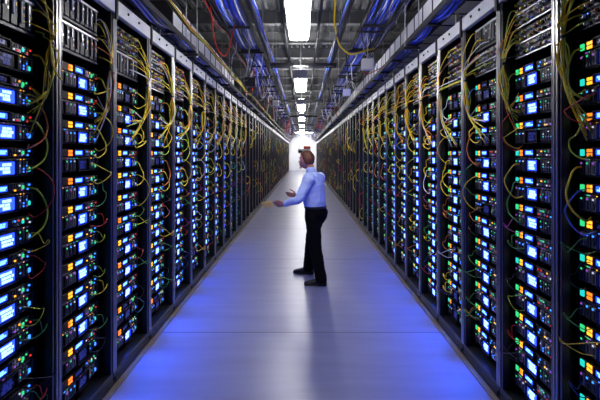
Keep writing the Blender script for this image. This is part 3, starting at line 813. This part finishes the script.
RH, RK, RA = Vector((0.205, 6.03, 0.90)), Vector((0.115, 6.12, 0.50)), Vector((0.075, 6.24, 0.09))
def limb(a, pts, radii, m, n=18):
    P = crom(pts, 6); K = len(P)
    rad = []
    for i in range(K):
        t = i / (K - 1) * (len(radii) - 1); j = min(int(t), len(radii) - 2); rad.append(radii[j] + (radii[j + 1] - radii[j]) * (t - j))
    a.tube(P, rad, m, n)
    a.ball(P[0], rad[0], rad[0], rad[0], m, 14, 8); a.ball(P[-1], rad[-1], rad[-1], rad[-1], m, 14, 8)
def torso(a, m, grow, rows):
    a.loft([(HIP.lerp(NECK, t) + FT * fo, LF * (w + grow), FT * (d + grow) + UPV * 0.0) for t, w, d, fo in rows], m, 32)
def frm(d):
    d = d.normalized(); s = d.cross(UPV).normalized(); return d, s, s.cross(d)
# --- head surface (local: x = his left, y = forward, z = up)
HC = Vector((0.050, 5.93, 1.630))
def headp(th, ph):
    """th: -pi/2 (chin side) .. pi/2 (crown); ph: angle from forward"""
    x = math.cos(th) * math.sin(ph); y = math.cos(th) * math.cos(ph); z = math.sin(th)
    rx, ry, rz = 0.077, 0.098, 0.120
    X, Yh, Z = x * rx, y * ry, z * rz
    if z < 0:
        X *= 1 - 0.30 * z * z; Yh *= 1 - (0.10 if y > 0 else 0.35) * z * z
        Yh += 0.018 * (-z) * (1 if y > 0 else 0.4)
    if y > 0.75 and -0.1 < z < 0.25: Yh -= 0.006       # eye line
    if y > 0.6 and z < -0.8: Yh += 0.006
    if y < 0 and z > 0: Yh *= 1.06
    return Vector((X, Yh, Z))
def hw(v): return HC + HL * v.x + HF * v.y + HU * v.z
body = MB()
nth, nph = 22, 32
vs = []; fs = []
for i in range(nth + 1):
    for j in range(nph):
        vs.append(hw(headp(-PI / 2 + PI * i / nth, 2 * PI * j / nph)))
for i in range(nth):
    for j in range(nph):
        fs.append((i * nph + j, (i + 1) * nph + j, (i + 1) * nph + (j + 1) % nph, i * nph + (j + 1) % nph))
body.add(vs, fs, 'skin')
# nose, brow, lips, chin, ears
body.loft([(hw(Vector((0, 0.092, 0.030))), HL * 0.008, HU * 0.006), (hw(Vector((0, 0.106, 0.005))), HL * 0.011, HU * 0.008), (hw(Vector((0, 0.119, -0.020))), HL * 0.014, HU * 0.010), (hw(Vector((0, 0.105, -0.032))), HL * 0.016, HU * 0.006)], 'skin', 12)
for s in (-1, 1):
    body.ball(hw(Vector((s * 0.032, 0.086, 0.034))), 0.026, 0.012, 0.009, 'skin', 12, 8, HL, HF, HU)
    body.ball(hw(Vector((s * 0.078, -0.008, -0.004))), 0.009, 0.021, 0.033, 'skin', 12, 8, HL, HF, HU)
    body.ball(hw(Vector((s * 0.012, 0.109, -0.027))), 0.009, 0.010, 0.008, 'skin', 10, 6, HL, HF, HU)
body.ball(hw(Vector((0, 0.099, -0.053))), 0.024, 0.012, 0.006, 'skin', 12, 6, HL, HF, HU)
body.ball(hw(Vector((0, 0.097, -0.066))), 0.021, 0.012, 0.006, 'skin', 12, 6, HL, HF, HU)
body.ball(hw(Vector((0, 0.092, -0.098))), 0.026, 0.018, 0.016, 'skin', 12, 8, HL, HF, HU)
limb(body, [NECK + Vector((0, 0, -0.03)), NECK + Vector((-0.012, 0, 0.04)), HC + HF * -0.02 + HU * -0.06], [0.066, 0.058, 0.058], 'skin')
torso(body, 'skin', -0.012, [(0, .16, .12, 0), (.2, .155, .115, 0), (.5, .175, .125, 0), (.75, .19, .12, 0), (.88, .175, .10, 0), (.96, .1, .075, 0), (1.0, .06, .06, 0)])
limb(body, [LS_, LE, LW], [0.048, 0.034, 0.026], 'skin'); limb(body, [RS, RE, RW], [0.048, 0.034, 0.026], 'skin')
limb(body, [LH, LK, LA], [0.085, 0.056, 0.042], 'skin'); limb(body, [RH, RK, RA], [0.085, 0.056, 0.042], 'skin')
def finger(a, base, dirs, lens, r):
    P = [base - dirs[0] * 0.02, base]
    for d, l in zip(dirs, lens): P.append(P[-1] + d * l)
    rad = [r * 1.1, r * 1.05, r, r * 0.92, r * 0.75][:len(P)]
    a.tube(P, rad, 'skin', 10); a.ball(P[-1], rad[-1], rad[-1], rad[-1], 'skin', 10, 6)
    for q in P[1:-1]: a.ball(q, r * 1.03, r * 1.03, r * 1.03, 'skin', 10, 6)
# left hand: reaches out, fingers under and thumb over the pad
d = (Vector((-0.95, 0.28, -0.10))).normalized(); s = d.cross(UPV).normalized(); u = s.cross(d)      # d along hand, s towards... , u up
if s.y > 0: s = -s
hs = (u * 0.86 + s * 0.50).normalized(); hn = d.cross(hs).normalized()      # spread of the knuckles (thumb side up) and back of the hand
if hn.y > 0: hn = -hn
body.loft([(LW - d * 0.02, hs * 0.028, hn * 0.023), (LW + d * 0.015, hs * 0.034, hn * 0.020), (LW + d * 0.05, hs * 0.043, hn * 0.019), (LW + d * 0.088, hs * 0.042, hn * 0.016), (LW + d * 0.100, hs * 0.037, hn * 0.012)], 'skin', 20)
PADC = LW + d * 0.232 - hn * 0.008 + hs * 0.012; PAX = (hs.copy(), d.copy(), hn.copy())
for i, (off_, ln) in enumerate(((0.032, 0.074), (0.011, 0.080), (-0.011, 0.075), (-0.031, 0.060))):
    b0 = LW + d * 0.092 + hs * off_
    c2 = 0.22 + 0.13 * i
    finger(body, b0, [(d - hn * 0.55 * c2).normalized(), (d * 0.9 - hn * 1.0 * c2 + hs * 0.1).normalized(), (d * 0.75 - hn * (0.35 if i == 0 else 1.6 * c2) + hs * 0.25).normalized()], [ln * 0.45, ln * 0.32, ln * 0.25], 0.0092)
finger(body, LW + d * 0.032 + hs * 0.037, [(d * 0.75 + hs * 0.5).normalized(), (d * 0.98 + hs * 0.06 + hn * 0.05).normalized(), (d - hs * 0.22 - hn * 0.1).normalized()], [0.044, 0.036, 0.030], 0.0110)
# right hand: open, index pointing
d2 = Vector((-0.95, -0.1, 0.12)).normalized(); s2 = d2.cross(UPV).normalized(); u2 = s2.cross(d2)
if s2.y > 0: s2 = -s2
sp = (s2 * 0.55 + u2 * 0.83).normalized(); nn = d2.cross(sp).normalized()          # hand spread plane, palm normal
body.loft([(RW - d2 * 0.02, sp * 0.026, nn * 0.021), (RW + d2 * 0.015, sp * 0.033, nn * 0.018), (RW + d2 * 0.05, sp * 0.041, nn * 0.016), (RW + d2 * 0.088, sp * 0.040, nn * 0.013), (RW + d2 * 0.098, sp * 0.036, nn * 0.010)], 'skin', 20)
for i, (off_, ln, curl) in enumerate(((0.031, 0.072, 0.05), (0.011, 0.080, 0.45), (-0.010, 0.074, 0.6), (-0.029, 0.058, 0.7))):
    b0 = RW + d2 * 0.092 + sp * off_
    e1 = (d2 + sp * off_ * 3 + nn * curl * 0.5).normalized(); e2 = (d2 + nn * curl * 1.3).normalized(); e3 = (d2 * 0.8 + nn * curl * 2.2).normalized()
    finger(body, b0, [e1, e2, e3], [ln * 0.45, ln * 0.32, ln * 0.25], 0.0088)
finger(body, RW + d2 * 0.03 + sp * 0.034, [(d2 * 0.6 + sp * 0.75).normalized(), (d2 * 0.85 + sp * 0.5).normalized(), (d2 + sp * 0.2).normalized()], [0.042, 0.034, 0.027], 0.0105)
mbuild(body, 'body', man, True, 0.0055, 2)
# eyes, hair
for s in (-1, 1):
    a = MB(); a.ball(hw(Vector((s * 0.032, 0.083, 0.016))), 0.012, 0.012, 0.010, 'eye', 12, 8, HL, HF, HU)
    a.ball(hw(Vector((s * 0.032, 0.0925, 0.016))), 0.005, 0.004, 0.005, 'black', 8, 6, HL, HF, HU); mbuild(a, 'eye', man)
a = MB(); vs = []; fs = []; idx = {}
nth, nph = 30, 48
def hairy(th, ph):
    z = math.sin(th); f = math.cos(ph)
    line = 0.62 if f > 0.55 else (0.62 - (0.55 - f) * 1.55 if f > -0.2 else -0.55 - 0.0 * f)
    line = max(line, -0.52)
    return z - line
for layer in (0, 1):
    for i in range(nth + 1):
        for j in range(nph):
            th, ph = -PI / 2 + PI * i / nth, 2 * PI * j / nph
            v = headp(th, ph); e = hairy(th, ph)
            t = max(0.0, min(1.0, e / 0.25 + 0.3))
            out = v.normalized() * ((0.002 + 0.011 * t + 0.003 * noise.noise(v * 60)) if layer else -0.006)
            idx[(layer, i, j)] = len(vs); vs.append(hw(v + out))
inc = {(i, j): hairy(-PI / 2 + PI * (i + 0.5) / nth, 2 * PI * (j + 0.5) / nph) > 0 for i in range(nth) for j in range(nph)}
for i in range(nth):
    for j in range(nph):
        if not inc[(i, j)]: continue
        J = (j + 1) % nph
        fs.append((idx[(1, i, j)], idx[(1, i + 1, j)], idx[(1, i + 1, J)], idx[(1, i, J)])); fs.append((idx[(0, i, J)], idx[(0, i + 1, J)], idx[(0, i + 1, j)], idx[(0, i, j)]))
        if i == 0 or not inc[(i - 1, j)]: fs.append((idx[(0, i, j)], idx[(1, i, j)], idx[(1, i, J)], idx[(0, i, J)]))
        if i + 1 < nth and not inc[(i + 1, j)]: fs.append((idx[(0, i + 1, J)], idx[(1, i + 1, J)], idx[(1, i + 1, j)], idx[(0, i + 1, j)]))
        if not inc[(i, (j - 1) % nph)]: fs.append((idx[(0, i + 1, j)], idx[(1, i + 1, j)], idx[(1, i, j)], idx[(0, i, j)]))
        if not inc[(i, J)]: fs.append((idx[(0, i, J)], idx[(1, i, J)], idx[(1, i + 1, J)], idx[(0, i + 1, J)]))
a.add(vs, fs, 'hair'); mbuild(a, 'hair', man)
# shirt
a = MB()
torso(a, 'shirt', 0.004, [(0.02, .145, .105, 0), (0.09, .155, .118, 0), (.14, .172, .13, -.002), (.22, .178, .136, 0), (.35, .182, .137, 0), (.5, .186, .136, 0), (.65, .195, .132, -.004), (.78, .198, .122, -.006), (.87, .176, .104, -.006), (.93, .125, .085, -.004), (.98, .078, .070, 0), (1.0, .066, .064, 0)])
limb(a, [LS_, LS_.lerp(LE, .5), LE, LE.lerp(LW, .5), LW - (LW - LE) * 0.03], [0.078, 0.066, 0.059, 0.049, 0.038], 'shirt')
limb(a, [RS, RS.lerp(RE, .5), RE, RE.lerp(RW, .5), RW - (RW - RE) * 0.03], [0.078, 0.066, 0.059, 0.049, 0.038], 'shirt')
o = mbuild(a, 'shirt', man, True, 0.008, 4)
tx = bpy.data.textures.new('folds', 'CLOUDS'); tx.noise_scale = 0.075; tx.noise_depth = 2
dm = o.modifiers.new('folds', 'DISPLACE'); dm.texture = tx; dm.strength = 0.022; dm.mid_level = 0.5
a = MB()
for i in range(2):
    pass
cN = HC + HF * -0.03 + HU * -0.095
a.loft([(NECK + Vector((0.004, 0, -0.02)), LF * 0.074, FT * 0.070), (NECK + Vector((-0.004, 0, 0.02)), LF * 0.069, FT * 0.066), (NECK + Vector((-0.012, 0, 0.055)), LF * 0.066, FT * 0.064), (NECK + Vector((-0.012, 0, 0.058)), LF * 0.060, FT * 0.058)], 'shirt', 24)
mbuild(a, 'collar', man)
for W_, E_ in ((LW, LE), (RW, RE)):
    a = MB(); dd = (W_ - E_).normalized()
    a.tube([W_ - dd * 0.055, W_ - dd * 0.03, W_ - dd * 0.004, W_ - dd * 0.003], [0.042, 0.0425, 0.041, 0.032], 'shirt', 18); mbuild(a, 'cuff', man)
# trousers, belt, shoes
a = MB()
a.loft([(HIP + UPV * z + FT * fo, LF * w, FT * dd) for z, w, dd, fo in ((0.072, .172, .134, 0), (0.05, .176, .138, -.002), (0.0, .182, .146, -.008), (-0.06, .182, .146, -.012), (-0.12, .165, .125, -.006), (-0.17, .12, .09, 0))], 'trousers', 32)
for H_ in (LH, RH): a.ball(H_ - FT * 0.058 + UPV * 0.0 + (HIP - H_) * 0.15, 0.092, 0.092, 0.098, 'trousers', 18, 12)
limb(a, [LH, LH.lerp(LK, .5), LK, LK.lerp(LA, .5), LA, LA - UPV * 0.035], [0.108, 0.096, 0.081, 0.076, 0.078, 0.080], 'trousers', 22)
limb(a, [RH, RH.lerp(RK, .5), RK, RK.lerp(RA, .5), RA, RA - UPV * 0.035], [0.108, 0.096, 0.081, 0.076, 0.078, 0.080], 'trousers', 22)
for i, p in enumerate(a.v):
    if p[2] < 0.05: a.v[i] = (p[0], p[1], 0.05)
o = mbuild(a, 'trousers', man, True, 0.008, 4)
tx2 = bpy.data.textures.new('creases', 'CLOUDS'); tx2.noise_scale = 0.09
dm = o.modifiers.new('creases', 'DISPLACE'); dm.texture = tx2; dm.strength = 0.018; dm.mid_level = 0.5
a = MB()
vs = []; N = 40
prof = ((0.048, 0.002), (0.048, 0.009), (0.078, 0.009), (0.078, 0.002))
for z, g in prof:
    for j in range(N):
        q = 2 * PI * j / N; vs.append(HIP + UPV * z + LF * (0.173 + g) * math.cos(q) + FT * (0.134 + g) * math.sin(q))
fs = [(r_ * N + j, ((r_ + 1) % 4) * N + j, ((r_ + 1) % 4) * N + (j + 1) % N, r_ * N + (j + 1) % N) for r_ in range(4) for j in range(N)]
a.add(vs, fs, 'leather'); mbuild(a, 'belt', man, False)
for A_, dirv in ((LA, Vector((-1, 0.04, 0))), (RA, Vector((-0.98, 0.18, 0)))):
    dv = dirv.normalized(); sv = UPV.cross(dv); g = Vector((A_.x, A_.y, 0))
    a = MB()
    prof = [(-0.078, .020, .050, .030), (-0.065, .036, .085, .036), (-0.03, .041, .110, .038), (0.03, .042, .105, .042), (0.08, .045, .080, .045), (0.13, .048, .062, .048), (0.175, .044, .052, .044), (0.205, .030, .042, .03), (0.218, .012, .03, .012)]
    a.loft([(g + dv * x + UPV * (0.012 + hh / 2), sv * w, UPV * (hh / 2)) for x, w, hh, _ in prof], 'leather', 20)
    shoe = mbuild(a, 'shoe', man)
    a = MB(); a.loft([(g + dv * x + UPV * (0.001 + 0.0105), sv * (w + 0.003), UPV * 0.0105) for x, w, hh, _ in prof], 'black', 16)
    mbuild(a, 'sole', shoe)
    a = MB(); a.tube([g + dv * 0.05 + sv * (-0.025) + UPV * 0.108, g + dv * 0.06 + UPV * 0.112, g + dv * 0.05 + sv * 0.025 + UPV * 0.108], 0.004, 'black', 6); mbuild(a, 'lace', shoe)
# the pad he holds out
pad = empty('notepad', PADC, 0, 'small cream notepad held out in the man\'s left hand', 'notepad')
def tob(a, name, mm):
    o = a.build(name, pad); o.matrix_parent_inverse = Matrix.Identity(4); o.matrix_local = mm; return o
RM = Matrix(PAX).transposed().to_4x4() @ Matrix.Rotation(math.radians(8), 4, 'Z')
a = MB(); a.bbox(-0.041, 0.041, -0.050, 0.085, 0.000, 0.010, 'paper', 0.0015); tob(a, 'pages', RM)
a = MB(); a.bbox(-0.043, 0.043, -0.052, 0.087, -0.003, 0.0, 'c_yellow', 0.001); tob(a, 'backing', RM)

# ------------------------------------------------------------------ world, camera, view
w = bpy.data.worlds.new('World'); scene.world = w; w.use_nodes = True
w.node_tree.nodes['Background'].inputs[0].default_value = (0.01, 0.01, 0.012, 1)
cam = bpy.data.cameras.new('camera'); co = bpy.data.objects.new('camera', cam); COL.objects.link(co)
co.location = (0, 0, CAMZ); co.rotation_euler = (PI / 2, 0, 0)
cam.sensor_width = 36; cam.lens = F * 36 / 600
cam.shift_x = -(VX - 300) / 600; cam.shift_y = -(200 - VY) / 600
cam.clip_end = 200
scene.camera = co
scene.view_settings.view_transform = 'Standard'; scene.view_settings.look = 'None'
scene.view_settings.exposure = 0.18; scene.view_settings.gamma = 1.0
scene.view_settings.use_curve_mapping = False
